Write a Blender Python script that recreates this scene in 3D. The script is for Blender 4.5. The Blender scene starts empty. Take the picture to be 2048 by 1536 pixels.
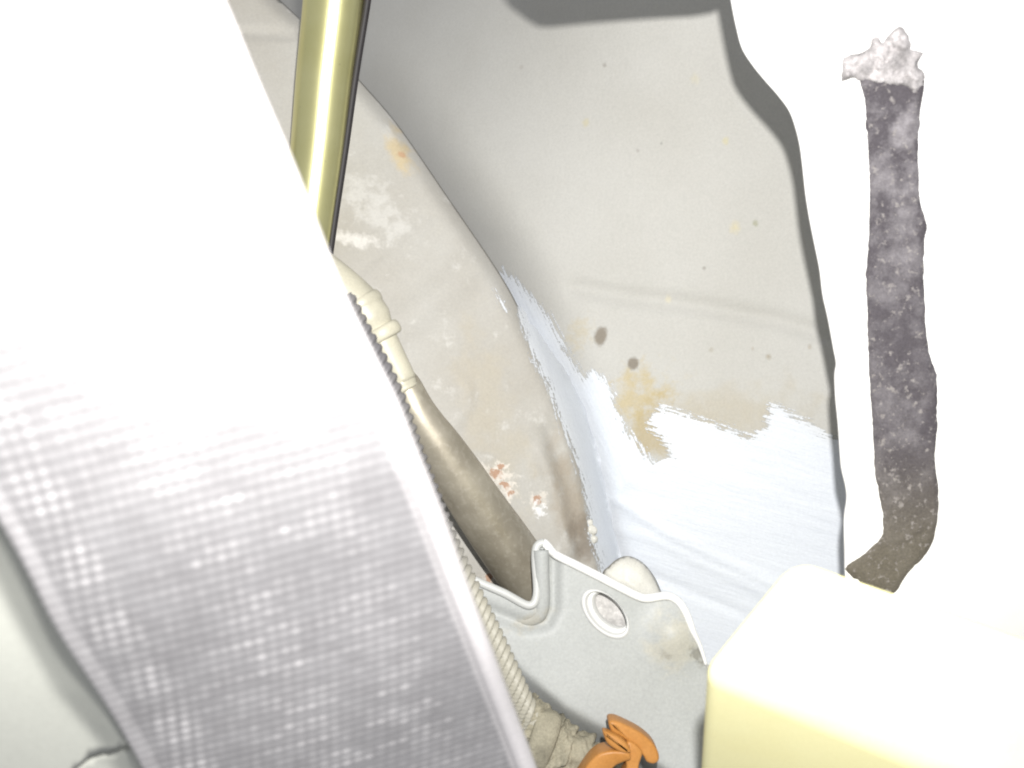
import bpy, bmesh, math, random
import numpy as np
from mathutils import Vector, noise as mnoise
from mathutils.geometry import delaunay_2d_cdt

random.seed(4)
RNG = np.random.default_rng(4)
scene = bpy.context.scene
COL = scene.collection

# ------------------------------------------------------------------ camera
CZ = 0.60                                    # height of the lens (metres)
cam_d = bpy.data.cameras.new("camera")
cam = bpy.data.objects.new("camera", cam_d)
COL.objects.link(cam)
cam.location = (0, 0, CZ)
cam.rotation_euler = (math.radians(90), 0, 0)
cam_d.sensor_width = 36.0
cam_d.lens = 36.0                            # frame is as wide as it is far away
cam_d.clip_start = 0.005
cam_d.clip_end = 10.0
cam_d.dof.use_dof = True
cam_d.dof.focus_distance = 0.235
cam_d.dof.aperture_fstop = 25.0
scene.camera = cam

# ------------------------------------------------------------------ dim surroundings + the camera's flash
world = bpy.data.worlds.new("World")
scene.world = world
world.use_nodes = True
bg = world.node_tree.nodes["Background"]
bg.inputs[0].default_value = (0.93, 0.95, 1.0, 1)
bg.inputs[1].default_value = 0.49

fl = bpy.data.lights.new("flash", 'POINT')
fl.energy = 3.05
fl.color = (1.0, 0.985, 0.96)
fl.shadow_soft_size = 0.0028
flo = bpy.data.objects.new("flash", fl)
COL.objects.link(flo)
flo.location = (0.0055, 0.0, CZ + 0.026)

scene.view_settings.view_transform = 'Standard'
scene.view_settings.look = 'None'
scene.view_settings.exposure = 0.0
scene.view_settings.gamma = 1.0
scene.view_settings.use_curve_mapping = False
scene.render.engine = 'CYCLES'
scene.cycles.max_bounces = 8
scene.cycles.filter_width = 1.9              # a soft small-sensor picture


# ------------------------------------------------------------------ helpers
def P(u, v, d):
    """a point d metres in front of the lens plane, on the line of sight (u, v)"""
    return Vector(((u - 1024) / 2048 * d, d, CZ - (v - 768) / 2048 * d))


def S(px, d):
    return px / 2048 * d


def tag(o, label=None, cat=None, group=None, kind=None):
    for k, val in (("label", label), ("category", cat), ("group", group), ("kind", kind)):
        if val:
            o[k] = val
    return o


def empty(name, loc, label, cat, group=None):
    o = bpy.data.objects.new(name, None)
    o.empty_display_size = 0.01
    COL.objects.link(o)
    o.location = loc
    return tag(o, label, cat, group)


def link(name, me, mat, parent=None, smooth=True):
    o = bpy.data.objects.new(name, me)
    COL.objects.link(o)
    if parent is not None:
        off = parent.matrix_basis.translation.copy()
        if parent.parent is not None:
            off = off + parent.parent.matrix_basis.translation
        me.transform(__import__('mathutils').Matrix.Translation(-off))
        o.parent = parent
    me.materials.append(mat)
    if smooth:
        me.polygons.foreach_set("use_smooth", [True] * len(me.polygons))
    return o


def mesh(name, verts, faces):
    me = bpy.data.meshes.new(name)
    me.from_pydata([tuple(v) for v in verts], [], faces)
    me.update()
    return me


def spline(pts, n=8, closed=False):
    """Catmull-Rom through points of any dimension"""
    p = np.array(pts, float)
    out = []
    m = len(p)
    for i in range(m if closed else m - 1):
        if closed:
            a, b, c, d = p[(i - 1) % m], p[i], p[(i + 1) % m], p[(i + 2) % m]
        else:
            b, c = p[i], p[i + 1]
            a = p[i - 1] if i > 0 else 2 * b - c
            d = p[i + 2] if i + 2 < m else 2 * c - b
        for k in range(n):
            t = k / n
            out.append(0.5 * ((2 * b) + (c - a) * t + (2 * a - 5 * b + 4 * c - d) * t * t + (3 * b - a - 3 * c + d) * t ** 3))
    if not closed:
        out.append(p[-1])
    return np.array(out)


def densify(pts, step, closed=True):
    p = np.array(pts, float)
    out = []
    m = len(p)
    for i in range(m if closed else m - 1):
        a, b = p[i], p[(i + 1) % m]
        k = max(1, int(np.linalg.norm(b - a) / step))
        for j in range(k):
            out.append(a + (b - a) * j / k)
    if not closed:
        out.append(p[-1])
    return np.array(out)


def inside(poly, x, y):
    poly = np.asarray(poly)
    x = np.asarray(x)
    y = np.asarray(y)
    r = np.zeros(x.shape, bool)
    m = len(poly)
    for i in range(m):
        x1, y1 = poly[i]
        x2, y2 = poly[(i + 1) % m]
        if y1 == y2:
            continue
        c = ((y1 > y) != (y2 > y)) & (x < (x2 - x1) * (y - y1) / (y2 - y1) + x1)
        r ^= c
    return r


def dist_poly(poly, x, y, closed=True):
    poly = np.asarray(poly, float)
    best = np.full(np.shape(x), 1e9)
    m = len(poly)
    for i in range(m if closed else m - 1):
        a = poly[i]
        b = poly[(i + 1) % m]
        ab = b - a
        L = max(1e-9, ab @ ab)
        t = np.clip(((x - a[0]) * ab[0] + (y - a[1]) * ab[1]) / L, 0, 1)
        best = np.minimum(best, np.hypot(x - a[0] - t * ab[0], y - a[1] - t * ab[1]))
    return best


def sheet(name, outline, dfun, step, mat, parent=None, thick=0.0, holes=(), smooth=True, attrs=None, extra=None, keep=None):
    """a formed sheet: outline in sight coordinates, depth from dfun(u, v)"""
    outline = np.asarray(outline, float)
    u0, v0 = outline.min(0)
    u1, v1 = outline.max(0)
    gu, gv = np.meshgrid(np.arange(u0 + step / 2, u1, step), np.arange(v0 + step / 2, v1, step))
    gu[1::2] += step / 2
    gu = gu.ravel()
    gv = gv.ravel()
    k = inside(outline, gu, gv) & (dist_poly(outline, gu, gv) > step * 0.45)
    for h in holes:
        k &= ~inside(h, gu, gv) & (dist_poly(h, gu, gv) > step * 0.45)
    pts = [Vector(p) for p in outline]
    edges = [(i, (i + 1) % len(outline)) for i in range(len(outline))]
    for h in holes:
        b = len(pts)
        pts += [Vector(p) for p in h]
        edges += [(b + i, b + (i + 1) % len(h)) for i in range(len(h))]
    if keep is not None:
        k &= keep(gu, gv)
    pts += [Vector((a, b)) for a, b in zip(gu[k], gv[k])]
    if extra is not None:
        pts += [Vector((float(a), float(b))) for a, b in extra]
    vs, es, fs, *_ = delaunay_2d_cdt(pts, edges, [], 1, 1e-4)
    uv = np.array([(p.x, p.y) for p in vs])
    fa = np.array([f for f in fs if len(f) == 3])
    c = uv[fa].mean(1)
    ok = inside(outline, c[:, 0], c[:, 1])
    for h in holes:
        ok &= ~inside(h, c[:, 0], c[:, 1])
    fa = fa[ok]
    d = dfun(uv[:, 0], uv[:, 1])
    X = (uv[:, 0] - 1024) / 2048 * d
    Z = CZ - (uv[:, 1] - 768) / 2048 * d
    V = np.stack([X, d, Z], 1)
    # keep normals towards the camera
    a, b, e = V[fa[:, 0]], V[fa[:, 1]], V[fa[:, 2]]
    nrm = np.cross(b - a, e - a)
    view = (a - np.array([0, 0, CZ]))
    flip = (nrm * view).sum(1) > 0
    fa[flip] = fa[flip][:, ::-1]
    me = mesh(name, V, fa.tolist())
    if attrs:
        for an, fn in attrs.items():
            at = me.attributes.new(an, 'FLOAT', 'POINT')
            at.data.foreach_set("value", np.asarray(fn(uv[:, 0], uv[:, 1]), np.float32))
    o = link(name, me, mat, parent, smooth)
    if thick:
        m = o.modifiers.new("thick", 'SOLIDIFY')
        m.thickness = thick
        m.offset = -1
    return o


def sweep(path, rad, nseg=24, cap=True, rfun=None, flat=None):
    """tube mesh data along a path; rad scalar/array; rfun(i, theta, s)->factor"""
    p = np.array(path, float)
    n = len(p)
    r = np.broadcast_to(np.asarray(rad, float), (n,))
    t = np.gradient(p, axis=0)
    t /= np.linalg.norm(t, axis=1)[:, None]
    s = np.concatenate([[0], np.cumsum(np.linalg.norm(np.diff(p, axis=0), axis=1))])
    nrm = np.cross(t[0], (0, 1, 0))
    if np.linalg.norm(nrm) < 1e-3:
        nrm = np.cross(t[0], (1, 0, 0))
    nrm /= np.linalg.norm(nrm)
    V = []
    th = np.arange(nseg) / nseg * 2 * math.pi
    for i in range(n):
        nrm = nrm - (nrm @ t[i]) * t[i]
        nrm /= np.linalg.norm(nrm)
        bi = np.cross(t[i], nrm)
        rr = r[i] * (rfun(i, th, s[i]) if rfun is not None else np.ones(nseg))
        fx, fy = flat if flat else (1, 1)
        ring = p[i] + (np.cos(th) * rr * fx)[:, None] * nrm + (np.sin(th) * rr * fy)[:, None] * bi
        V.append(ring)
    V = np.concatenate(V)
    F = []
    for i in range(n - 1):
        for k in range(nseg):
            a = i * nseg + k
            b = i * nseg + (k + 1) % nseg
            F.append((a, b, b + nseg, a + nseg))
    if cap:
        F.append(tuple(range(nseg))[::-1])
        F.append(tuple((n - 1) * nseg + k for k in range(nseg)))
    return V, F


def fix_normals(me):
    bm = bmesh.new()
    bm.from_mesh(me)
    bmesh.ops.recalc_face_normals(bm, faces=bm.faces)
    bm.to_mesh(me)
    bm.free()
    return me


def tube(name, path, rad, mat, parent=None, **k):
    V, F = sweep(path, rad, **k)
    return link(name, fix_normals(mesh(name, V, F)), mat, parent)


def path3(uvd, n=8):
    q = spline(uvd, n)
    return np.array([P(*x) for x in q])


# ------------------------------------------------------------------ materials
class NT:
    def __init__(self, name):
        self.m = bpy.data.materials.new(name)
        self.m.use_nodes = True
        self.t = self.m.node_tree
        self.b = self.t.nodes["Principled BSDF"]
        self.tc = self.t.nodes.new("ShaderNodeTexCoord")
        self.org = Vector((0, 0, 0))              # origin of the object that wears it

    def n(self, kind, **inp):
        nd = self.t.nodes.new(kind)
        for k, v in inp.items():
            if k.startswith("p_"):
                setattr(nd, k[2:], v)
            else:
                self.put(nd.inputs[int(k[1:]) if k[1:].isdigit() and k[0] == 'i' else k.replace("_", " ")], v)
        return nd

    def put(self, sock, v):
        if isinstance(v, bpy.types.NodeSocket):
            self.t.links.new(v, sock)
        else:
            sock.default_value = v

    def noise(self, scale, detail=3, rough=0.55, vec=None, dist=0.0):
        nd = self.n("ShaderNodeTexNoise", Scale=scale, Detail=detail, Roughness=rough, Distortion=dist)
        self.put(nd.inputs["Vector"], vec if vec is not None else self.tc.outputs["Object"])
        return nd.outputs["Fac"]

    def mapr(self, v, a, b, c=0.0, d=1.0, smooth=False):
        nd = self.n("ShaderNodeMapRange", Value=v)
        if smooth:
            nd.interpolation_type = 'SMOOTHSTEP'
        nd.inputs["From Min"].default_value = a
        nd.inputs["From Max"].default_value = b
        nd.inputs["To Min"].default_value = c
        nd.inputs["To Max"].default_value = d
        return nd.outputs["Result"]

    def math(self, op, a, b=0.0):
        nd = self.n("ShaderNodeMath", p_operation=op)
        self.put(nd.inputs[0], a)
        self.put(nd.inputs[1], b)
        return nd.outputs[0]

    def mix(self, f, a, b, blend='MIX'):
        nd = self.t.nodes.new("ShaderNodeMix")
        nd.data_type = 'RGBA'
        nd.blend_type = blend
        self.put(nd.inputs[0], f)
        self.put(nd.inputs[6], a if isinstance(a, bpy.types.NodeSocket) else (*a, 1))
        self.put(nd.inputs[7], b if isinstance(b, bpy.types.NodeSocket) else (*b, 1))
        return nd.outputs[2]

    def attr(self, name):
        return self.n("ShaderNodeAttribute", p_attribute_name=name).outputs["Fac"]

    def spot(self, col, u, v, d, ru, rv, ang, color, strength=1.0, ragged=0.35, soft=0.5, nscale=600):
        """one stain: ellipse with an uneven edge on the surface"""
        c = P(u, v, d) - self.org
        mp = self.n("ShaderNodeMapping", p_vector_type='TEXTURE')
        self.put(mp.inputs["Vector"], self.tc.outputs["Object"])
        mp.inputs["Location"].default_value = c
        mp.inputs["Rotation"].default_value = (0, math.radians(ang), 0)
        mp.inputs["Scale"].default_value = (S(ru, d), 1e3, S(rv, d))
        ln = self.n("ShaderNodeVectorMath", p_operation='LENGTH')
        self.put(ln.inputs[0], mp.outputs[0])
        nz = self.noise(nscale, 3, 0.6)
        dd = self.math('ADD', ln.outputs["Value"], self.mapr(nz, 0.3, 0.7, -ragged, ragged))
        f = self.mapr(dd, 1.0 - soft, 1.0 + soft * 0.4, strength, 0.0, True)
        return self.mix(f, col, color)

    def grain(self, col, amount=0.07, scale=2600):
        """dusty grain of a flat paint film"""
        g = self.noise(scale, 2, 0.7)
        f = self.mapr(g, 0.25, 0.75, 1 - amount, 1 + amount)
        cmb = self.n("ShaderNodeCombineColor", i0=f, i1=f, i2=f)
        return self.mix(1.0, col, cmb.outputs[0], 'MULTIPLY')

    def bump(self, h, strength, dist):
        bp = self.n("ShaderNodeBump", Height=h, Strength=strength, Distance=dist)
        self.put(self.b.inputs["Normal"], bp.outputs[0])
        return bp

    def done(self, col, rough=0.5, metallic=0.0, spec=0.5):
        self.put(self.b.inputs["Base Color"], col if isinstance(col, bpy.types.NodeSocket) else (*col, 1))
        self.put(self.b.inputs["Roughness"], rough)
        self.put(self.b.inputs["Metallic"], metallic)
        self.put(self.b.inputs["Specular IOR Level"], spec)
        return self.m


def simple(name, c, rough=0.5, metallic=0.0, var=0.12, scale=90, grain=0.06, bump=0.0, spec=0.5, gscale=2600):
    t = NT(name)
    n1 = t.noise(scale, 4)
    col = t.mix(t.mapr(n1, 0.3, 0.7), tuple(x * (1 - var) for x in c), tuple(min(1, x * (1 + var)) for x in c))
    col = t.grain(col, grain, gscale)
    if bump:
        t.bump(t.noise(1400, 3), bump, 0.0003)
    return t.done(col, rough, metallic, spec)


# ------------------------------------------------------------------ depth of the formed sheets (metres from the lens plane)
CREASE = spline([(300, -330), (430, -140), (540, -20), (640, 75), (730, 172), (800, 255), (900, 400), (1000, 548), (1050, 640),
                 (1092, 725), (1135, 830), (1165, 940), (1188, 1050), (1204, 1120), (1230, 1260), (1280, 1700)], 8)


def crease_u(v):
    return np.interp(v, CREASE[:, 1], CREASE[:, 0])


def crease_dist(u, v):
    """signed distance right of the crease, roughly perpendicular"""
    c = crease_u(v)
    slope = np.gradient(CREASE[:, 0], CREASE[:, 1])
    sl = np.interp(v, CREASE[:, 1], slope)
    return (u - c) / np.sqrt(1 + sl ** 2)


def line_ridge(u, v, pts, sig):
    d = dist_poly(pts, u, v, closed=False)
    return np.exp(-(d / sig) ** 2)


def d_back(u, v):
    d = 0.252 + 0.000012 * (1300 - u) + 0.000004 * (v - 768)
    s = np.clip((120 - crease_dist(u, v)) / 120, 0, 3.0)
    d = d + np.interp(v, [480, 680], [0.014, 0.0075]) * s ** 2.2
    # a wide soft fall-off towards the upper left
    w = np.clip((1420 - u) / 870, 0, 1.4) * np.clip((820 - v) / 820, 0, 1.3)
    d = d + 0.10 * w ** 2
    d = d + 0.0013 * line_ridge(u, v, [(1150, 575), (1250, 592), (1400, 612), (1560, 642), (1700, 685)], 16)
    d = d - 0.0007 * line_ridge(u, v, [(1180, 985), (1240, 1005), (1330, 1065), (1420, 1110), (1560, 1175), (1700, 1230)], 7)
    d = d - 0.0005 * line_ridge(u, v, [(1230, 1060), (1300, 1075), (1400, 1125), (1540, 1190)], 6)
    d = d + 0.0006 * line_ridge(u, v, [(1300, 1150), (1400, 1190), (1560, 1262)], 6)
    return d


def d_side(u, v):
    cd = crease_dist(u, v)
    d = 0.236 + 0.000028 * np.clip(cd, -900, 60)
    d = d + 0.0000 * v
    d = d + 0.004 * np.clip((cd + 35) / 35, 0, 2) ** 2                       # rounded-over edge
    d = d + 0.0016 * line_ridge(u, v, [(730, 700), (800, 650), (880, 590), (960, 520)], 38)
    d = d - 0.0004 * line_ridge(u, v, [(900, 740), (935, 770), (940, 810), (910, 850)], 9)
    d = d + 0.0004 * line_ridge(u, v, [(700, 560), (780, 490), (850, 430)], 7)
    d = d + 0.0016 * line_ridge(u, v, [(1100, 860), (1140, 980), (1165, 1100), (1170, 1180)], 16)
    d = d - 0.0010 * line_ridge(u, v, [(1080, 900), (1115, 1000), (1135, 1100)], 14)
    d = d + 0.0010 * line_ridge(u, v, [(300, 66), (500, 66), (640, 70)], 7)
    return d


def d_white(u, v):
    d = 0.190 - 0.000006 * (u - 1700) + 0.000020 * (v - 500)
    # far right: the sheet turns away towards the lower corner
    d = d + 0.010 * np.clip((v - 1020) / 400, 0, 2) ** 2 * np.clip((u - 1700) / 250, 0, 1.6)
    # the cut edge is turned back a little
    return d


def d_bracket(u, v):
    d = 0.209 - 0.000012 * (v - 1200) + 0.000010 * (u - 1200)
    d = d + 0.0016 * line_ridge(u, v, [(1106, 1120), (1106, 1215), (1092, 1245), (1050, 1250), (960, 1215)], 13)
    # pressed bulge on the right
    d = d - 0.0030 * np.exp(-(((u - 1350) / 45) ** 2 + ((v - 1270) / 50) ** 2))
    # lower left falls away below the bend line
    bend = [(860, 1120), (960, 1225), (1040, 1330), (1130, 1405), (1220, 1455), (1380, 1560), (1500, 1640)]
    bu = np.array(bend, float)
    lv = np.interp(u, bu[:, 0], bu[:, 1])
    f = np.clip((v - lv) / 120, 0, 3)
    d = d + 0.024 * (np.sqrt(f ** 2 + 0.02) - np.sqrt(0.02))
    return d


# ------------------------------------------------------------------ MATERIALS of the sheets
def mat_back():
    t = NT("grey_body_paint")
    n1 = t.noise(22, 4)
    c = t.mix(t.mapr(n1, 0.3, 0.7), (0.442, 0.432, 0.398), (0.492, 0.485, 0.456))
    D = 0.252
    amber = (0.46, 0.35, 0.13)
    tan_ = (0.42, 0.37, 0.27)
    c = t.spot(c, 1275, 795, D, 70, 55, -35, amber, 0.55, 0.7, 0.9, 300)
    c = t.spot(c, 1300, 860, D, 40, 70, 20, (0.40, 0.31, 0.14), 0.7, 0.5, 0.8, 300)
    c = t.spot(c, 1400, 850, D, 260, 60, -12, tan_, 0.5, 0.6, 0.9, 120)
    c = t.spot(c, 1160, 665, D, 26, 34, 0, amber, 0.25, 0.6, 0.9)
    for (u, v, a, b, an, s) in ((1202, 672, 14, 21, 12, 0.95), (1267, 727, 12, 14, 20, 0.95)):
        c = t.spot(c, u, v, D, a, b, an, (0.19, 0.16, 0.12), s * 0.9, 0.14, 0.45, 700)
    for (u, v, r, col, s) in ((1211, 124, 5, (0.25, 0.23, 0.2), 0.8), (1174, 238, 8, (0.5, 0.43, 0.2), 0.6), (1445, 290, 7, (0.55, 0.48, 0.2), 0.6),
                              (1464, 460, 11, (0.6, 0.5, 0.2), 0.55), (1503, 452, 6, (0.25, 0.25, 0.14), 0.8), (1405, 538, 4, (0.2, 0.18, 0.15), 0.8),
                              (1531, 714, 6, (0.27, 0.22, 0.14), 0.85), (1500, 698, 4, (0.3, 0.22, 0.15), 0.6), (1610, 695, 5, (0.3, 0.24, 0.16), 0.6),
                              (1275, 302, 4, (0.25, 0.22, 0.2), 0.6), (1321, 290, 3, (0.22, 0.22, 0.2), 0.7), (1337, 598, 8, (0.62, 0.56, 0.36), 0.6),
                              (1385, 165, 10, (0.55, 0.48, 0.25), 0.35), (1044, 100, 5, (0.3, 0.27, 0.24), 0.5), (1420, 700, 5, (0.3, 0.25, 0.17), 0.5)):
        c = t.spot(c, u, v, D, r, r * 1.2, 0, col, s * 0.65, 0.3, 0.8, 900)
    c = t.grain(c, 0.06, 1700)
    t.bump(t.noise(700, 3), 0.04, 0.0004)
    return t.done(c, 0.62, 0.0, 0.25)


def mat_side():
    t = NT("beige_primer")
    n1 = t.noise(34, 5, 0.6)
    c = t.mix(t.mapr(n1, 0.3, 0.7), (0.37, 0.35, 0.31), (0.435, 0.425, 0.395))
    D = 0.23
    # chalky scuffs
    n2 = t.noise(160, 5, 0.7)
    sc = t.mapr(n2, 0.56, 0.72, 0.0, 0.5, True)
    c = t.mix(sc, c, (0.58, 0.57, 0.54))
    c = t.spot(c, 715, 480, D, 40, 16, 10, (0.66, 0.64, 0.6), 0.7, 0.7, 0.8, 350)
    c = t.spot(c, 745, 410, D, 75, 45, 35, (0.57, 0.56, 0.53), 0.5, 0.9, 0.9, 300)
    c = t.spot(c, 793, 290, D, 22, 55, -25, (0.52, 0.40, 0.20), 0.6, 0.6, 0.9, 250)
    c = t.spot(c, 798, 298, D, 9, 9, 0, (0.42, 0.25, 0.15), 0.7, 0.5, 0.8)
    c = t.spot(c, 985, 840, D, 60, 160, -18, (0.42, 0.37, 0.27), 0.35, 0.7, 0.9, 160)
    c = t.spot(c, 1135, 1010, D, 38, 130, -12, (0.27, 0.21, 0.14), 0.5, 0.6, 0.9, 160)
    c = t.spot(c, 1170, 1080, D, 26, 60, -12, (0.14, 0.11, 0.08), 0.6, 0.5, 0.8, 200)
    for (u, v, a, b, an) in ((995, 948, 17, 10, 20), (1012, 972, 9, 14, -30), (1023, 988, 8, 8, 0), (1075, 1003, 9, 9, 0), (978, 1155, 8, 11, 0), (1002, 935, 8, 6, 0)):
        c = t.spot(c, u, v, D, a * 1.9, b * 1.9, an, (0.62, 0.58, 0.52), 0.65, 0.8, 0.6, 700)
        c = t.spot(c, u, v, D, a, b, an, (0.34, 0.18, 0.10), 0.8, 0.6, 0.4, 900)
    c = t.spot(c, 1080, 1022, D, 11, 16, -20, (0.7, 0.7, 0.7), 0.8, 0.7, 0.5, 700)
    c = t.grain(c, 0.06, 1700)
    t.bump(t.noise(420, 4), 0.06, 0.0005)
    return t.done(c, 0.62, 0.0, 0.25)


def mat_brush(name, col_a, col_b, seed):
    """brushed-on paint: dry, broken edge; streaks along the stroke"""
    t = NT(name)
    su = t.attr("along")
    sv = t.attr("across")
    v = t.n("ShaderNodeCombineXYZ", X=su, Y=sv, Z=seed)
    st = t.noise(1.0, 4, 0.6, v.outputs[0])
    st2 = t.noise(0.22, 4, 0.6, v.outputs[0])
    fine = t.noise(1500, 3, 0.7)
    e = t.attr("rim")
    a = t.math('ADD', t.mapr(st, 0.25, 0.75, -15, 17), t.mapr(fine, 0.3, 0.7, -7, 7))
    a = t.math('ADD', a, e)
    alpha = t.mapr(a, 6.0, 17.0, 0, 1, True)
    t.put(t.b.inputs["Alpha"], alpha)
    c = t.mix(t.mapr(st2, 0.3, 0.7), col_a, col_b)
    c = t.mix(t.mapr(st, 0.35, 0.75, 0, 0.35), c, tuple(min(1, x * 1.06) for x in col_b))
    # thin paint lets the panel through next to the edge
    thin = t.mapr(e, 6, 45, 0.30, 0.0, True)
    c = t.mix(thin, c, (0.55, 0.54, 0.50))
    c = t.grain(c, 0.05, 1700)
    t.bump(t.math('ADD', st, t.math('MULTIPLY', st2, 1.5)), 0.25, 0.0004)
    return t.done(c, 0.45, 0.0, 0.4)


M_back = mat_back()
M_side = mat_side()
M_paint = mat_brush("brushed_white_paint", (0.62, 0.655, 0.71), (0.69, 0.725, 0.775), 0.0)
M_paint2 = mat_brush("brushed_white_paint_top", (0.61, 0.64, 0.69), (0.665, 0.695, 0.74), 7.3)
M_white = simple("white_gloss_paint", (0.82, 0.82, 0.80), 0.4, var=0.03, grain=0.02)

def mat_bracket():
    t = NT("pale_grey_paint")
    t.org = P(1230, 1600, 0.222)
    n1 = t.noise(60, 4)
    c = t.mix(t.mapr(n1, 0.3, 0.7), (0.345, 0.355, 0.345), (0.38, 0.39, 0.38))
    D = 0.208
    c = t.spot(c, 1350, 1285, D, 60, 55, 0, (0.44, 0.42, 0.35), 0.7, 0.6, 0.9, 300)
    c = t.spot(c, 1398, 1312, D, 16, 22, 0, (0.15, 0.14, 0.11), 0.6, 0.7, 0.8, 700)
    c = t.spot(c, 1330, 1310, D, 14, 9, 30, (0.22, 0.20, 0.16), 0.4, 0.8, 0.9, 900)
    c = t.spot(c, 1062, 1240, D, 45, 18, -20, (0.36, 0.33, 0.26), 0.5, 0.6, 0.9, 400)
    sc = t.mapr(t.noise(900, 4, 0.7), 0.62, 0.74, 0, 0.35, True)
    c = t.mix(sc, c, (0.46, 0.45, 0.41))
    c = t.grain(c, 0.09, 1700)
    t.bump(t.noise(500, 3), 0.06, 0.0004)
    return t.done(c, 0.5, 0.0, 0.3)


M_bracket = mat_bracket()
M_rim = simple("pale_grey_paint_lit_edge", (0.74, 0.74, 0.72), 0.4, var=0.06, scale=120, grain=0.05)  # bracket paint lightened to stand for flash light on the lip
M_collar = simple("pale_grey_paint_lit_notch", (0.47, 0.475, 0.46), 0.4, var=0.06, scale=120, grain=0.05)  # same paint, slightly lightened as if lit along the notch edge
M_neck = simple("pale_grey_paint_lit_neck", (0.60, 0.60, 0.585), 0.4, var=0.06, scale=120, grain=0.05)  # same paint again, lightened so the neck of the hole looks lit
M_backing = simple("hole_backing_grey", (0.46, 0.445, 0.43), 0.6, var=0.35, scale=500, grain=0.15)  # colour of the plate added behind the hole
M_tab = simple("cream_paint", (0.56, 0.55, 0.50), 0.5, var=0.12, scale=300, grain=0.1)

# ------------------------------------------------------------------ the setting: the cavity's sheets
out = [(v * 0 + u, v) for u, v in zip(CREASE[:, 0] - 260, CREASE[:, 1])]
outline = list(map(tuple, out)) + [(2500, 1700), (2700, 600), (2500, -330)]
back = sheet("back_panel", densify(outline, 60), d_back, 11, M_back, thick=0.0010)
tag(back, "pale grey painted metal panel at the back of the cavity, flecked with small stains", None, None, "structure")

edge = [tuple(x) for x in CREASE]
outline = edge + [(560, 1700), (100, 1500), (-100, 900), (-60, 200), (60, -330)]
rows = []
tt = np.gradient(CREASE, axis=0)
tt /= np.linalg.norm(tt, axis=1)[:, None]
for off in (4, 9, 15, 22, 30, 39):
    q = CREASE + np.stack([-tt[:, 1], tt[:, 0]], 1) * off
    q = densify(q, 9, False)
    rows += [p for p in q if -300 < p[1] < 1680]
side = sheet("side_panel", densify(outline, 9), d_side, 9, M_side, thick=0.0010, extra=rows, keep=lambda u, v: dist_poly(CREASE, u, v, closed=False) > 44)
tag(side, "beige chalky metal panel left of the brushed white paint, chipped to rust in spots", None, None, "structure")


# brushed-on white paint, a thin skin on each panel
def stroke_attrs(outline, dirv):
    o = np.asarray(outline, float)
    dx, dy = dirv
    L = math.hypot(dx, dy)
    dx, dy = dx / L, dy / L
    return {
        "rim": lambda u, v: dist_poly(o, u, v),
        "along": lambda u, v: (u * dx + v * dy) * 0.022,
        "across": lambda u, v: (-u * dy + v * dx) * 0.20,
    }


def ragged(pts, amp, step=7, seed=1):
    p = densify(pts, step)
    q = []
    for i, (a, b) in enumerate(p):
        n1 = mnoise.noise(Vector((a * 0.03, b * 0.03, seed)))
        n2 = mnoise.noise(Vector((a * 0.11, b * 0.11, seed + 5)))
        n3 = mnoise.noise(Vector((a * 0.03, b * 0.03, seed + 9)))
        q.append((a + amp * (n1 + 0.6 * n2), b + amp * (n3 - 0.6 * n2)))
    return np.array(q)


A = ragged([(1002, 520), (1030, 540), (1066, 585), (1110, 628), (1140, 690), (1170, 738), (1200, 728), (1230, 765), (1240, 815), (1272, 855),
            (1300, 900), (1330, 930), (1400, 1050), (1380, 1330), (1150, 1330), (1120, 1100), (1080, 900), (1020, 760), (1010, 660), (1000, 600), (992, 555)], 6, 7, 1)
sheet("paint_patch", A, lambda u, v: d_back(u, v) - 0.00025, 9, M_paint, back, attrs=stroke_attrs(A, (0.45, 0.9)))
Btop = np.array([(1300, 935), (1326, 915), (1330, 898), (1306, 876), (1284, 852), (1312, 800), (1345, 808), (1400, 830), (1460, 845), (1500, 860), (1520, 850), (1528, 815), (1530, 792), (1570, 803), (1620, 833), (1672, 868), (1760, 900)], float)
B = ragged([(a, b) for a, b in Btop] + [(1800, 1330), (1260, 1330), (1200, 1200), (1210, 1060), (1250, 970)], 5, 7, 2)
st_b = stroke_attrs(B, (0.97, 0.27))
st_b["rim"] = lambda u, v: np.where((v > 922) & (u < 1340), 60.0, dist_poly(Btop[1:], u, v, closed=False))
sheet("paint_patch", B, lambda u, v: d_back(u, v) - 0.00050, 9, M_paint2, back, attrs=st_b)
Cc = [(crease_u(v) + np.interp(v, [600, 640, 780], [2, 8, 38]), v) for v in range(600, 1180, 12)]
Cl = [(crease_u(v) - w, v) for v, w in ((1170, 22), (1120, 14), (1085, 22), (1055, 20), (1030, 14), (980, 13), (930, 16), (870, 24), (820, 28), (770, 26), (720, 30), (690, 26), (660, 22), (630, 15))]
Cp = ragged([(float(a), float(b)) for a, b in Cc + Cl], 5, 7, 3)
st_c = stroke_attrs(Cp, (0.3, 0.95))
Cl_line = np.array([(float(a), float(b)) for a, b in Cl] + [(float(crease_u(598)), 598.0)])
st_c["rim"] = lambda u, v: dist_poly(Cl_line, u, v, closed=False) + 3
sheet("paint_patch", Cp, lambda u, v: d_side(u, v) - 0.00030, 6, M_paint, side, attrs=st_c)
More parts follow.
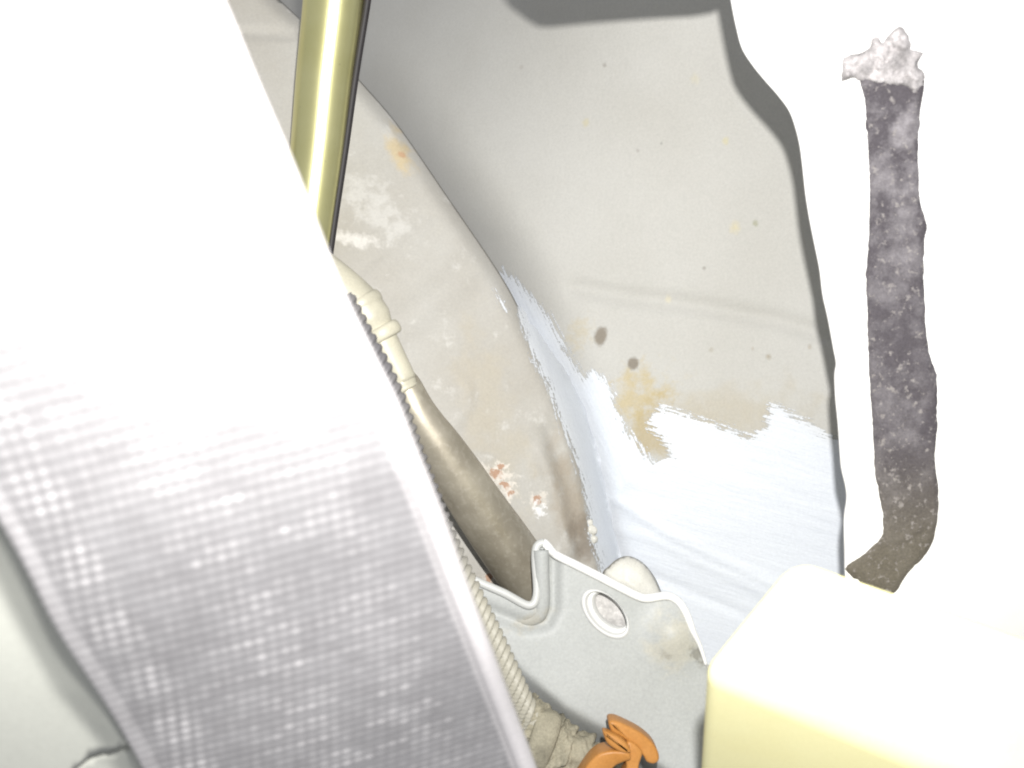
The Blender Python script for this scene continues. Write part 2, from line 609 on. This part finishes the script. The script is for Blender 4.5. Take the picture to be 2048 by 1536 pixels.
for k, pts in enumerate(([(978, 572), (992, 572), (1008, 596), (1020, 622), (1010, 634), (992, 612)], [(1222, 776), (1238, 784), (1240, 800), (1226, 806), (1216, 792)])):
    D_ = ragged([(a, b) for a, b in pts], 5, 4, 4 + k)
    par, fn = ((side, d_side), (back, d_back))[k]
    sheet("paint_dab", D_, lambda u, v, fn=fn: fn(u, v) - 0.0003, 5, M_paint2, par,
          attrs={"rim": lambda u, v, D_=D_: dist_poly(D_, u, v) * 1.6, "along": lambda u, v: (u * 0.45 + v * 0.9) * 0.022, "across": lambda u, v: (-u * 0.9 + v * 0.45) * 0.2})

# lumps of dried paint on the edge of the side panel
for (u, v, r) in ((1183, 1060, 11), (1187, 1080, 9), (1179, 1045, 7)):
    bm = bmesh.new()
    bmesh.ops.create_icosphere(bm, subdivisions=3, radius=S(r, 0.235))
    c = P(u, v, float(d_side(np.array([u]), np.array([v]))[0]) - 0.0004)
    for x in bm.verts:
        n = mnoise.noise(x.co * 900 + Vector((u, v, 0)))
        x.co = x.co * (1 + 0.35 * n)
        x.co.y *= 0.6
        x.co += c
    me = bpy.data.meshes.new("paint_lump")
    bm.to_mesh(me)
    bm.free()
    link("paint_lump", me, M_tab, side)

# ------------------------------------------------------------------ near white panel with a wavy cut edge, and the strip stuck on it
WE = [(1452, -60), (1458, -25), (1464, 10), (1472, 50), (1484, 95), (1504, 128), (1528, 158), (1556, 190), (1578, 220), (1590, 250), (1600, 290), (1606, 335), (1612, 390), (1620, 440), (1630, 490),
      (1640, 540), (1646, 590), (1657, 640), (1668, 700), (1673, 728), (1670, 752), (1672, 800), (1677, 850), (1681, 910), (1684, 940), (1692, 975), (1694, 1000), (1689, 1040), (1690, 1100), (1694, 1180), (1720, 1330), (1800, 1700)]
we = spline(WE, 5)
top = [(1440, -52), (1400, -46), (1300, -42), (1200, -38), (1120, -34), (1098, -36), (1078, -48), (1040, -82), (1010, -130), (990, -330)]
outline = np.concatenate([np.array(top[::-1], float), we, np.array([(2700, 1700), (2700, 700), (2700, -330)], float)])
white = sheet("white_panel", densify(outline, 25), d_white, 18, M_white, thick=0.0009)
tag(white, "glaring white painted metal panel with a wavy cut edge along the right", "metal panel")


def mat_foam():
    t = NT("dusty_foam")
    n1 = t.noise(150, 6, 0.62)
    n2 = t.noise(900, 3, 0.6)
    sep = t.n("ShaderNodeSeparateXYZ")
    t.put(sep.inputs[0], t.tc.outputs["Object"])
    low = t.mapr(sep.outputs["Z"], -0.002, 0.028, 1, 0, True)          # dirt gathers at the foot
    hi = t.mapr(sep.outputs["Z"], 0.040, 0.085, 0.45, 1.0, True)         # pale blotches grow stronger towards the upper end
    blot = t.math('MULTIPLY', t.mapr(n1, 0.44, 0.66), hi)
    c = t.mix(blot, (0.080, 0.072, 0.080), (0.25, 0.235, 0.245))
    c = t.mix(t.math('MULTIPLY', low, 0.75), c, (0.135, 0.120, 0.088))
    sp = t.mapr(n2, 0.56, 0.70, 0, 0.75, True)
    c = t.mix(sp, c, (0.27, 0.25, 0.24))
    c = t.grain(c, 0.2, 2200)
    return t.done(c, 0.9, 0.0, 0.2)


M_foam = mat_foam()
M_fluff = simple("pale_fluff", (0.38, 0.36, 0.36), 0.95, var=0.45, scale=320, grain=0.2, spec=0.1)

strip_out = spline([(1722, 150), (1728, 200), (1735, 300), (1738, 400), (1736, 480), (1731, 560), (1734, 650), (1736, 730), (1744, 850), (1748, 920), (1757, 990), (1766, 1040), (1761, 1074),
                    (1730, 1105), (1690, 1138), (1735, 1172), (1785, 1190), (1814, 1150), (1848, 1115), (1868, 1080), (1877, 1030), (1878, 980), (1872, 930), (1874, 860), (1876, 790), (1873, 750),
                    (1862, 715), (1853, 660), (1851, 600), (1848, 540), (1850, 480), (1855, 450), (1842, 405), (1838, 340), (1838, 280), (1842, 220), (1850, 170), (1846, 140), (1790, 120)], 4, True)


def strip_h(u, v):
    e = np.clip(dist_poly(strip_out, u, v) / 14, 0, 1)
    h = np.array([mnoise.noise(Vector((a * 0.035, b * 0.028, 2.0))) + 0.6 * mnoise.noise(Vector((a * 0.09, b * 0.09, 7.0))) for a, b in zip(u, v)])
    fold = line_ridge(u, v, [(1770, 1085), (1800, 1080), (1840, 1055)], 6)
    return 0.0012 * np.sqrt(1 - (1 - e) ** 2 + 1e-6) * (1 + 0.22 * h) + 0.0006 * fold - 0.0004


strip = empty("foam_strip", P(1790, 1160, 0.186), "dusty dark grey foam strip stuck down the white panel, bent at its foot", "foam strip")
sheet("strip", ragged(strip_out, 1.6, 8, 11), lambda u, v: d_white(u, v) - strip_h(u, v), 6, M_foam, strip)
fr = ragged([(1686, 165), (1688, 112), (1722, 104), (1738, 96), (1744, 72), (1756, 70), (1766, 86), (1782, 66), (1802, 52), (1816, 70), (1824, 96), (1846, 108), (1838, 128), (1852, 146), (1848, 172), (1826, 186),
             (1800, 172), (1766, 168), (1735, 166), (1712, 156)], 7, 6, 12)


def fr_h(u, v):
    e = np.clip(dist_poly(fr, u, v) / 12, 0, 1)
    h = np.array([mnoise.noise(Vector((a * 0.05, b * 0.05, 3.0))) + 0.8 * mnoise.noise(Vector((a * 0.13, b * 0.13, 8.0))) for a, b in zip(u, v)])
    return 0.0024 * np.sqrt(1 - (1 - e) ** 2 + 1e-6) * (1 + 0.5 * h) - 0.0003


sheet("torn_end", fr, lambda u, v: d_white(u, v) - fr_h(u, v), 5, M_fluff, strip)["label"] = "pale frayed end at the top of the strip"

# ------------------------------------------------------------------ yellow box at the lower right
def mat_box():
    t = NT("pale_yellow_plastic")
    n1 = t.noise(60, 3)
    c = t.mix(t.mapr(n1, 0.3, 0.7), (0.86, 0.80, 0.42), (0.89, 0.84, 0.47))
    c = t.grain(c, 0.04, 2200)
    t.bump(t.noise(2500, 2), 0.06, 0.0002)
    return t.done(c, 0.5, 0.0, 0.4)


box_root = empty("plastic_box", P(1700, 1700, 0.170), "pale yellow plastic box with rounded edges, brilliantly lit, in the lower right corner", "box")


def rounded_box():
    """front face given by its four corners; swept back with a big edge radius"""
    d0 = 0.141
    face = [P(1392, 1372, d0 + 0.002), P(1588, 1098, d0 + 0.001), P(2330, 1362, d0 + 0.004), P(2200, 1760, d0 + 0.006)]
    face = [P(1393, 1342, d0), P(1590, 1100, d0), P(2300, 1345, d0 + 0.003), P(2110, 1640, d0 + 0.003)]
    back_off = Vector((0.0065, 0.042, -0.0360))
    bm = bmesh.new()
    f = [bm.verts.new(p) for p in face]
    b = [bm.verts.new(p + back_off) for p in face]
    bm.faces.new(f)
    bm.faces.new(b[::-1])
    for i in range(4):
        j = (i + 1) % 4
        bm.faces.new((f[j], f[i], b[i], b[j]))
    bmesh.ops.recalc_face_normals(bm, faces=bm.faces)
    bmesh.ops.bevel(bm, geom=bm.edges[:], offset=0.0032, segments=7, profile=0.5, affect='EDGES')
    me = bpy.data.meshes.new("housing")
    bm.to_mesh(me)
    bm.free()
    return me


link("housing", rounded_box(), mat_box(), box_root)

# ------------------------------------------------------------------ bracket with an oval hole
br = empty("steel_bracket", P(1230, 1600, 0.222), "pale grey steel bracket with an oval hole and a folded lip that catches the light", "bracket")
lip = spline([(930, 1150), (962, 1166), (1010, 1187), (1046, 1207), (1062, 1210), (1071, 1200), (1074, 1175), (1071, 1130), (1071, 1102), (1077, 1089), (1088, 1086), (1098, 1096), (1112, 1110), (1150, 1129), (1200, 1154), (1250, 1180),
              (1286, 1196), (1312, 1194), (1336, 1192), (1358, 1204), (1374, 1230), (1386, 1262), (1400, 1292), (1412, 1330)], 6)
outline = np.concatenate([lip, np.array([(1440, 1400), (1490, 1620), (1100, 1640), (930, 1500), (850, 1300), (850, 1120)], float)])
hc, ha, hb, han = (1211, 1228), 54, 31, math.radians(47)
def ell(k, cx=0, cy=0, n=40):
    r = []
    for i in range(n):
        a = 2 * math.pi * i / n
        x, y = ha * k * math.cos(a), hb * k * math.sin(a)
        r.append((hc[0] + cx + x * math.cos(han) - y * math.sin(han), hc[1] + cy + x * math.sin(han) + y * math.cos(han)))
    return np.array(r)
sheet("plate", densify(outline, 12), d_bracket, 7, M_bracket, br, thick=0.0012, holes=[ell(1.0)])
# collar of the hole: rolled edge and a short neck that runs back
rings = [(1.12, 0, 0, -0.0001), (1.07, 0, 0, -0.0006), (1.0, 1, -1, -0.0007), (0.95, 2, -2, -0.0001), (0.90, 5, -4, 0.0012), (0.87, 7, -6, 0.0009), (0.83, 9, -7, 0.0010), (0.76, 13, -10, 0.0034)]
V, F = [], []
for k, cx, cy, dd in rings:
    e = ell(k, cx, cy)
    base = d_bracket(e[:, 0], e[:, 1])
    for (a, b), q in zip(e, base):
        V.append(P(a, b, q + dd))
n = 40
for r in range(len(rings) - 1):
    for i in range(n):
        F.append((r * n + i, r * n + (i + 1) % n, (r + 1) * n + (i + 1) % n, (r + 1) * n + i))
link("hole_collar", mesh("hole_collar", V, F), M_neck, br)
e = ell(1.1, 12, -9)
sheet("hole_backing", e, lambda u, v: d_bracket(u, v) + 0.0042, 6, M_backing, br, thick=0.0008)  # added plate closing the hole, so its inside reads pale instead of shaded
# top lip, its paint lightened to look lit by the flash
lp = spline([(u, v, float(d_bracket(np.array([u]), np.array([v]))[0]) - 0.0004) for u, v in lip[::3]], 4)
lp3 = np.array([P(*q) for q in lp])
cut = int(np.argmin(np.hypot(lp[:, 0] - 1086, lp[:, 1] - 1086)))
nl = len(lp3) - cut
tube("lip", lp3[cut:], 0.00088 * np.interp(np.linspace(0, 1, nl), [0, 0.62, 0.8, 1], [1, 1, 0.85, 0.35]), M_rim, br, nseg=14)
tube("notch_edge", lp3[:cut + 1], 0.00085, M_collar, br, nseg=14)
# narrow inner fold of the lip beside the notch
fold = spline([(1082, 1100, 0.2082), (1083, 1150, 0.2082), (1084, 1205, 0.2086), (1076, 1230, 0.209), (1050, 1236, 0.2096), (1000, 1214, 0.210), (950, 1190, 0.2105)], 8)
tube("fold", [P(*q) for q in fold], 0.0016, M_bracket, br, nseg=16)
# rounded tab rising behind the lip
tb = spline([(1205, 1150), (1218, 1132), (1236, 1117), (1258, 1112), (1284, 1124), (1304, 1146), (1318, 1172), (1324, 1200), (1300, 1230), (1220, 1200)], 6, True)
sheet("tab", tb, lambda u, v: 0.2165 - 0.006 * np.sqrt(np.clip(dist_poly(tb, u, v) / 45, 0, 1)) * 0.7, 5, M_tab, br, thick=0.0008)

# ------------------------------------------------------------------ drain tube: tan sleeve with collars, brown body
def mat_brown():
    t = NT("tarnished_brown_metal")
    t.org = P(1070, 1200, 0.22)
    n1 = t.noise(70, 5, 0.6)
    n2 = t.noise(900, 3, 0.6)
    c = t.mix(t.mapr(n1, 0.3, 0.7), (0.26, 0.23, 0.175), (0.41, 0.375, 0.30))
    c = t.mix(t.mapr(n2, 0.5, 0.75, 0, 0.5), c, (0.50, 0.46, 0.38))
    c = t.spot(c, 820, 795, 0.205, 30, 30, 0, (0.45, 0.42, 0.33), 0.8, 0.8, 0.9, 500)
    t.bump(n2, 0.10, 0.0003)
    return t.done(c, t.mapr(n1, 0.3, 0.7, 0.40, 0.52), 0.5, 0.6)


M_brown = mat_brown()
M_tan = simple("tan_plastic", (0.47, 0.445, 0.35), 0.42, var=0.12, scale=200, grain=0.08)
tr = empty("drain_tube", P(1070, 1200, 0.22), "tarnished brown metal tube tapering up to a tan ringed sleeve beside the strap", "tube")
body = spline([(804, 755, 0.2085), (814, 776, 0.2085), (838, 828, 0.209), (880, 893, 0.211), (945, 995, 0.2150), (1005, 1082, 0.2190), (1062, 1162, 0.2225), (1110, 1230, 0.2260)], 8)
brad = np.interp(np.linspace(0, 1, len(body)), [0, .08, .2, .36, .52, .7, .86, 1], [26, 29, 33, 40, 52, 58, 60, 60])
# object-space stain coordinates need the mesh's own origin, so this part keeps the tube's base as origin
V, F = sweep([P(*q) for q in body], brad / 2048 * 0.211, nseg=40)
link("body", fix_normals(mesh("body", V, F)), M_brown, tr)
tube("end_ring", [P(*q) for q in spline([(797, 757, 0.2072), (806, 772, 0.2073), (811, 781, 0.2074)], 3)], [S(24, .208), S(30, .208), S(30.5, .208), S(30, .208), S(29, .208), S(30, .208), S(26, .208)], M_tan, tr, nseg=32)
sl = spline([(610, 520, 0.2060), (680, 575, 0.2060), (727, 620, 0.2060), (752, 660, 0.2063), (780, 712, 0.2066), (808, 764, 0.2070)], 8)
tube("sleeve", [P(*q) for q in sl], np.interp(np.linspace(0, 1, len(sl)), [0, .5, .65, 1], [43, 43, 33, 27]) / 2048 * 0.207, M_tan, tr, nseg=32)
for (u, v, r) in ((722, 610, 46), (764, 668, 41)):
    c = path3([(u - 7, v - 12, 0.2060), (u, v, 0.2061), (u + 7, v + 12, 0.2062)], 5)
    k = np.linspace(-1, 1, len(c))
    tube("collar", c, S(r, .206) * (0.86 + 0.14 * np.sqrt(np.clip(1 - k ** 2, 0, 1))), M_tan, tr, nseg=32)

# ------------------------------------------------------------------ yellow plated rod
def mat_rod():
    t = NT("yellow_plated_metal")
    n1 = t.noise(120, 4)
    c = t.mix(t.mapr(n1, 0.3, 0.7), (0.64, 0.61, 0.29), (0.70, 0.67, 0.35))
    c = t.mix(t.mapr(t.noise(700, 3), 0.68, 0.80, 0, 0.4), c, (0.3, 0.28, 0.16))
    t.bump(t.noise(1500, 2), 0.05, 0.0002)
    return t.done(c, 0.31, 0.9, 0.6)


rod = empty("plated_rod", P(600, 560, 0.2), "glossy yellow plated rod with a black edge strip, entering from the top", "rod")
pr = spline([(676, -120, 0.214), (669, 0, 0.216), (652, 150, 0.219), (637, 300, 0.221), (620, 440, 0.222), (605, 560, 0.223)], 8)
rr = np.interp(np.linspace(0, 1, len(pr)), [0, 1], [0.0068, 0.0055])
tube("rod", [P(*q) for q in pr], rr, mat_rod(), rod, nseg=48)
M_black = simple("flat_black", (0.018, 0.015, 0.016), 0.6, var=0.2, grain=0.1)  # for the thin black strip along the rod's right side
ed = spline([(752, -120, 0.2125), (735, 0, 0.2145), (711, 150, 0.2175), (690, 300, 0.2195), (669, 440, 0.2205), (652, 560, 0.2215)], 8)
tube("edge_strip", [P(*q) for q in ed], 0.00080, M_black, rod, nseg=10)

# ------------------------------------------------------------------ corrugated tube, taped cable with its orange clip
def mat_corr():
    t = NT("grey_corrugated_plastic")
    n1 = t.noise(60, 3)
    g = t.attr("dust")
    c = t.mix(g, (0.13, 0.125, 0.13), (0.33, 0.315, 0.26))
    c = t.mix(t.mapr(n1, 0.4, 0.7, 0, 0.3), c, (0.30, 0.28, 0.23))
    return t.done(c, 0.5, 0.0, 0.4)


cpath = spline([(690, 590, 0.180), (728, 665, 0.181), (770, 745, 0.182), (800, 815, 0.183), (826, 895, 0.184), (862, 1000, 0.185), (894, 1090, 0.187), (932, 1180, 0.190), (975, 1272, 0.194),
                (1010, 1350, 0.197), (1040, 1418, 0.200), (1068, 1470, 0.203)], 40)
cp = np.array([P(*q) for q in cpath])
arc = np.concatenate([[0], np.cumsum(np.linalg.norm(np.diff(cp, axis=0), axis=1))])
# resample evenly
N = 720
ss = np.linspace(0, arc[-1], N)
cp = np.stack([np.interp(ss, arc, cp[:, k]) for k in range(3)], 1)
crad = np.interp(np.linspace(0, 1, N), [0, .3, .6, 1], [0.0015, 0.0017, 0.0026, 0.0033])
pitch = 0.00195


def corr(i, th, s):
    ph = (s / pitch + th / (2 * math.pi) + 0.9 * crad[i] * np.cos(th) / pitch) % 1.0
    return 1 + 0.30 * (np.clip(np.sin(ph * 2 * math.pi) * 1.4, -1, 1) * 0.5 + 0.5) - 0.22


V, F = sweep(cp, crad, nseg=28, rfun=corr)
me = fix_normals(mesh("corrugated_tube", V, F))
at = me.attributes.new("dust", 'FLOAT', 'POINT')
fr_ = np.repeat(np.linspace(0, 1, N), 28)
at.data.foreach_set("value", np.clip((fr_ - 0.42) / 0.22, 0, 1).astype(np.float32))
co = link("corrugated_tube", me, mat_corr(), None)
tag(co, "thin ribbed grey tube running along the strap's right edge", "tube")

M_tape = simple("beige_cloth_tape", (0.26, 0.24, 0.18), 0.8, var=0.25, scale=260, grain=0.2, bump=0.5, spec=0.2)
hp = spline([(1040, 1420, 0.2020), (1078, 1470, 0.2035), (1120, 1500, 0.2045), (1170, 1535, 0.2055), (1230, 1585, 0.206), (1300, 1650, 0.207)], 24)
hc3 = np.array([P(*q) for q in hp])


def tape(i, th, s):
    ph = (s / 0.0042 + th / (2 * math.pi) + 0.12 * np.sin(3 * th)) % 1.0
    w = 0.06 * np.sin(th * 2 + s * 900) + 0.04 * np.sin(th * 5 - s * 1500)
    cr = 0.05 * np.sin(th * 9 + s * 2600 + 2 * np.sin(s * 700)) + 0.03 * np.sin(th * 17 - s * 4100)
    return 0.92 + 0.24 * ph + w + cr


cable = empty("taped_cable", P(1200, 1640, 0.214), "cable wrapped in beige cloth tape at the bottom, behind the strap", "cable")
tube("taped_sheath", hc3, np.interp(np.linspace(0, 1, len(hc3)), [0, .3, 1], [0.0042, 0.0052, 0.0056]), M_tape, cable, nseg=72, rfun=tape)
tp = path3([(1090, 1500, 0.2055), (1080, 1452, 0.2050), (1074, 1440, 0.208)], 6)
tube("tape_end", path3([(1066, 1530, 0.1995), (1086, 1480, 0.1978), (1098, 1440, 0.1992), (1094, 1425, 0.202)], 8), 0.0026, M_tape, cable, nseg=14, flat=(1.0, 0.35))

# orange clip
def mat_orange():
    t = NT("orange_plastic")
    n1 = t.noise(160, 4)
    c = t.mix(t.mapr(n1, 0.3, 0.7), (0.38, 0.165, 0.036), (0.46, 0.215, 0.06))
    c = t.grain(c, 0.1, 2000)
    t.bump(t.noise(900, 3), 0.15, 0.0003)
    return t.done(c, 0.45, 0.0, 0.4)


M_or = mat_orange()
clip = empty("cable_clip", P(1250, 1600, 0.207), "orange plastic cable clip with a curved head, gripping the taped cable", "clip")


def solid_outline(name, pts, d0, thick, mat, parent, tilt=(0, 0), n=5, bev=0.0006):
    o = spline(pts, n, True)
    bm = bmesh.new()
    cu, cv = o.mean(0)
    vs = [bm.verts.new(P(a, b, d0 + tilt[0] * (a - cu) + tilt[1] * (b - cv))) for a, b in o]
    f = bm.faces.new(vs)
    r = bmesh.ops.extrude_face_region(bm, geom=[f])
    for x in r["geom"]:
        if isinstance(x, bmesh.types.BMVert):
            x.co.y += thick
    bmesh.ops.recalc_face_normals(bm, faces=bm.faces)
    caps = [e for e in bm.edges if any(len(fc.verts) > 4 for fc in e.link_faces)]
    bmesh.ops.bevel(bm, geom=caps, offset=bev, segments=3, profile=0.5, affect='EDGES')
    bmesh.ops.triangulate(bm, faces=[fc for fc in bm.faces if len(fc.verts) > 4])
    me = bpy.data.meshes.new(name)
    bm.to_mesh(me)
    bm.free()
    ob = link(name, me, mat, parent)
    return ob


solid_outline("head", [(1218, 1446), (1232, 1443), (1256, 1453), (1284, 1468), (1306, 1487), (1317, 1506), (1318, 1522), (1308, 1529), (1294, 1525), (1286, 1512), (1268, 1494), (1245, 1477), (1224, 1465)], 0.1945, 0.0050, M_or, clip, (0.00001, 0.0))
solid_outline("prong", [(1207, 1464), (1222, 1468), (1242, 1478), (1256, 1492), (1262, 1506), (1250, 1508), (1234, 1502), (1217, 1490), (1209, 1476)], 0.1920, 0.0030, M_or, clip)
solid_outline("stem", [(1256, 1484), (1274, 1492), (1285, 1508), (1279, 1530), (1273, 1560), (1245, 1560), (1253, 1535), (1249, 1508)], 0.1935, 0.0046, M_or, clip)
solid_outline("band", [(1216, 1504), (1236, 1503), (1258, 1506), (1262, 1520), (1246, 1526), (1228, 1536), (1214, 1560), (1196, 1590), (1150, 1580), (1172, 1536), (1194, 1512)], 0.1928, 0.0060, M_or, clip, (0.0, 0.00002))

# ------------------------------------------------------------------ woven strap in front
def mat_strap():
    t = NT("grey_webbing")
    dot = t.attr("dot")
    sel = t.attr("selvedge")
    n1 = t.noise(260, 3)
    c = t.mix(t.mapr(n1, 0.3, 0.7), (0.170, 0.165, 0.169), (0.207, 0.202, 0.207))
    rb = t.mapr(t.attr("rib"), 0, 1, 0.90, 1.08)
    c = t.mix(1.0, c, t.n("ShaderNodeCombineColor", i0=rb, i1=rb, i2=rb).outputs[0], 'MULTIPLY')
    c = t.mix(dot, c, (0.34, 0.33, 0.335))
    c = t.mix(sel, c, (0.48, 0.46, 0.465))
    c = t.grain(c, 0.12, 2500)
    return t.done(c, 0.48, 0.0, 0.6)


Rr = spline([(300, -330), (372, -170), (450, 0), (520, 172), (585, 325), (642, 470), (692, 592), (748, 705), (796, 800), (832, 890), (880, 1010), (930, 1150), (982, 1285), (1030, 1418), (1075, 1536), (1150, 1740)], 12)
Ll = spline([(-860, -330), (-700, 0), (-545, 250), (-385, 480), (-245, 680), (-110, 880), (0, 1046), (58, 1142), (118, 1252), (196, 1380), (263, 1497), (330, 1610), (400, 1740), (480, 1900)], 12)


def along_curve(c, n):
    a = np.concatenate([[0], np.cumsum(np.linalg.norm(np.diff(c, axis=0), axis=1))])
    s = np.linspace(0, a[-1], n)
    return np.stack([np.interp(s, a, c[:, k]) for k in range(2)], 1)


NR, NC = 820, 330
tv = np.linspace(0, 1, NR)
vr = np.interp(tv, [0, 1], [-330, 1700])
ur = np.interp(vr, Rr[:, 1], Rr[:, 0])
vl = vr + np.interp(tv, [0, 1], [235, 190])
ul = np.interp(vl, Ll[:, 1], Ll[:, 0])
dr = 0.079 + 0.076 * tv ** 3.0
dl = 0.078 + 0.076 * tv ** 3.0
k = np.ones(61) / 61
dr = np.convolve(np.pad(dr, 30, mode='edge'), k, 'valid')
dl = np.convolve(np.pad(dl, 30, mode='edge'), k, 'valid')

# pale trim behind the strap's left edge: a flat face and a flank that rises to the strap
M_trim = simple("pale_trim", (0.46, 0.465, 0.42), 0.55, var=0.04, scale=50, grain=0.06, spec=0.2, gscale=1700)


def d_trim(u, v):
    eu = np.interp(v, vl, ul)
    ed_ = np.interp(v, vl, dl)
    e = (eu - u) * 0.87
    w = np.interp(v, [1000, 1380, 1480], [62, 74, 50])
    x = np.clip(e / w, 0, 4)
    rise = 0.0066 * 0.5 * (x + 1 - np.sqrt((x - 1) ** 2 + 0.003)) + 0.012 * np.clip(-e / 100, 0, 3)
    return ed_ + 0.0018 + rise


trim = sheet("trim_panel", densify([(-700, 700), (420, 700), (430, 1440), (300, 1478), (180, 1512), (120, 1560), (100, 1800), (-700, 1800)], 30), d_trim, 14, M_trim, None, thick=0.0012)
tag(trim, "pale greenish plastic trim behind the strap's left edge, in the lower left corner", "trim panel")
trim2 = sheet("trim_flap", densify([(-100, 1540), (110, 1560), (185, 1516), (305, 1482), (440, 1444), (600, 1500), (600, 1800), (-100, 1800)], 30),
              lambda u, v: d_trim(u, v) + 0.0014, 14, M_trim, None, thick=0.0012)
tag(trim2, "sliver of pale trim below the dark seam in the lower left, partly under the strap", "trim panel")

Rw = np.stack([(ur - 1024) / 2048 * dr, dr, CZ - (vr - 768) / 2048 * dr], 1)
Lw = np.stack([(ul - 1024) / 2048 * dl, dl, CZ - (vl - 768) / 2048 * dl], 1)
f = np.linspace(0, 1, NC)
W = Lw[:, None, :] * (1 - f)[None, :, None] + Rw[:, None, :] * f[None, :, None]
# lengthwise distance along the centre line and width, in metres
mid = W[:, NC // 2]
sy = np.concatenate([[0], np.cumsum(np.linalg.norm(np.diff(mid, axis=0), axis=1))])
wid = np.linalg.norm(Rw - Lw, axis=1).mean()
print("strap width", wid, "length", sy[-1])
xa = (f * wid)[None, :] * np.ones((NR, 1))
ya = sy[:, None] * np.ones((1, NC))
pw = 0.00138
j = ya / pw                                       # weft rows
i_ = (xa + 0.22 * ya) / 0.00150                    # slanting warp columns
row = np.abs(np.sin(math.pi * j))
colm = np.abs(np.sin(math.pi * i_))
cell_r = np.floor(j)
cell_c = np.floor(i_)
h1 = np.modf(np.abs(np.sin(cell_r * 12.9898 + cell_c * 78.233) * 43758.5453))[0]
fx = f[None, :] * np.ones((NR, 1))


def band(c, w):
    return np.exp(-((fx - c) / w) ** 4)


def rowrand(seed):
    return np.modf(np.abs(np.sin(cell_r * 12.9898 + seed * 78.233) * 43758.5453))[0]


def runs(c, w, seed):
    """short runs of raised threads, each row starting a little elsewhere"""
    j1 = (rowrand(seed) - 0.5) * 0.09
    ww = w * (0.55 + 0.75 * rowrand(seed + 3))
    return np.clip(1.6 * np.exp(-((fx - c - j1) / ww) ** 4), 0, 1) * (0.15 + 0.85 * rowrand(seed + 7))


colf = np.abs(np.sin(math.pi * (xa + 0.22 * ya) / 0.00128))
grid = band(0.13, 0.065) * (0.45 + 0.55 * ((cell_r % 7) < 4)) * (0.6 + 0.5 * h1)
h2 = np.modf(np.abs(np.sin(cell_r * 39.346 + np.floor((xa + 0.22 * ya) / 0.00128) * 11.135) * 24634.6345))[0]
dot = (row ** 1.3) * ((colm ** 1.2) * grid * 1.1 + (0.15 + 0.85 * colf) * (0.45 + 0.6 * h2) * (0.95 * runs(0.46, 0.085, 1) + 0.7 * runs(0.74, 0.08, 2) + 0.3 * runs(0.30, 0.08, 4) + 0.25 * runs(0.60, 0.06, 5)) + 0.24 * colf * h2 ** 2)
dot = np.clip(dot, 0, 1.1)
ribs = row ** 2 - 0.9 * band(0.13, 0.07) * (1 - row * colm) + 0.25 * colf - 0.12
sel = np.clip(1 - np.abs(fx - 0.972) / 0.045, 0, 1) ** 0.6 * (fx > 0.93) + 0.45 * np.clip(1 - fx / 0.04, 0, 1)
sel = np.clip(sel, 0, 1)
edge_f = np.clip(np.minimum(fx, 1 - fx) / 0.03, 0, 1)
flat_edge = np.clip((0.945 - fx) / 0.02, 0.1, 1)
ribs = ribs * flat_edge
relief = 0.00009 * row * flat_edge + 0.00018 * dot * edge_f + 0.0007 * np.sqrt(np.clip(1 - ((fx - 0.972) / 0.028) ** 2, 0, 1)) + 0.0006 * np.sqrt(np.clip(1 - ((fx - 0.02) / 0.022) ** 2, 0, 1))
belly = 0.0016 * np.sin(math.pi * fx)
W[:, :, 1] -= relief + belly
# slow waviness of the cloth
W[:, :, 1] += 0.0004 * np.sin(ya * 160 + fx * 3)
back_w = W.copy()
back_w[:, :, 1] += 0.0012
V = W.reshape(-1, 3)
idx = np.arange(NR * NC).reshape(NR, NC)
F = np.stack([idx[:-1, :-1], idx[:-1, 1:], idx[1:, 1:], idx[1:, :-1]], -1).reshape(-1, 4)
me = bpy.data.meshes.new("webbing_strap")
me.vertices.add(len(V))
me.vertices.foreach_set("co", V.astype(np.float32).ravel())
F = F[:, ::-1]
me.loops.add(F.size)
me.loops.foreach_set("vertex_index", F.astype(np.int32).ravel())
me.polygons.add(len(F))
me.polygons.foreach_set("loop_start", np.arange(0, F.size, 4, dtype=np.int32))
me.update(calc_edges=True)
for nm, arr in (("dot", dot), ("selvedge", sel), ("rib", ribs)):
    at = me.attributes.new(nm, 'FLOAT', 'POINT')
    at.data.foreach_set("value", arr.astype(np.float32).ravel())
so = link("webbing_strap", me, mat_strap(), None)
m = so.modifiers.new("thick", 'SOLIDIFY')
m.thickness = 0.0012
m.offset = -1
tag(so, "wide grey woven webbing strap with a pale selvedge, crossing the left half up close", "strap")
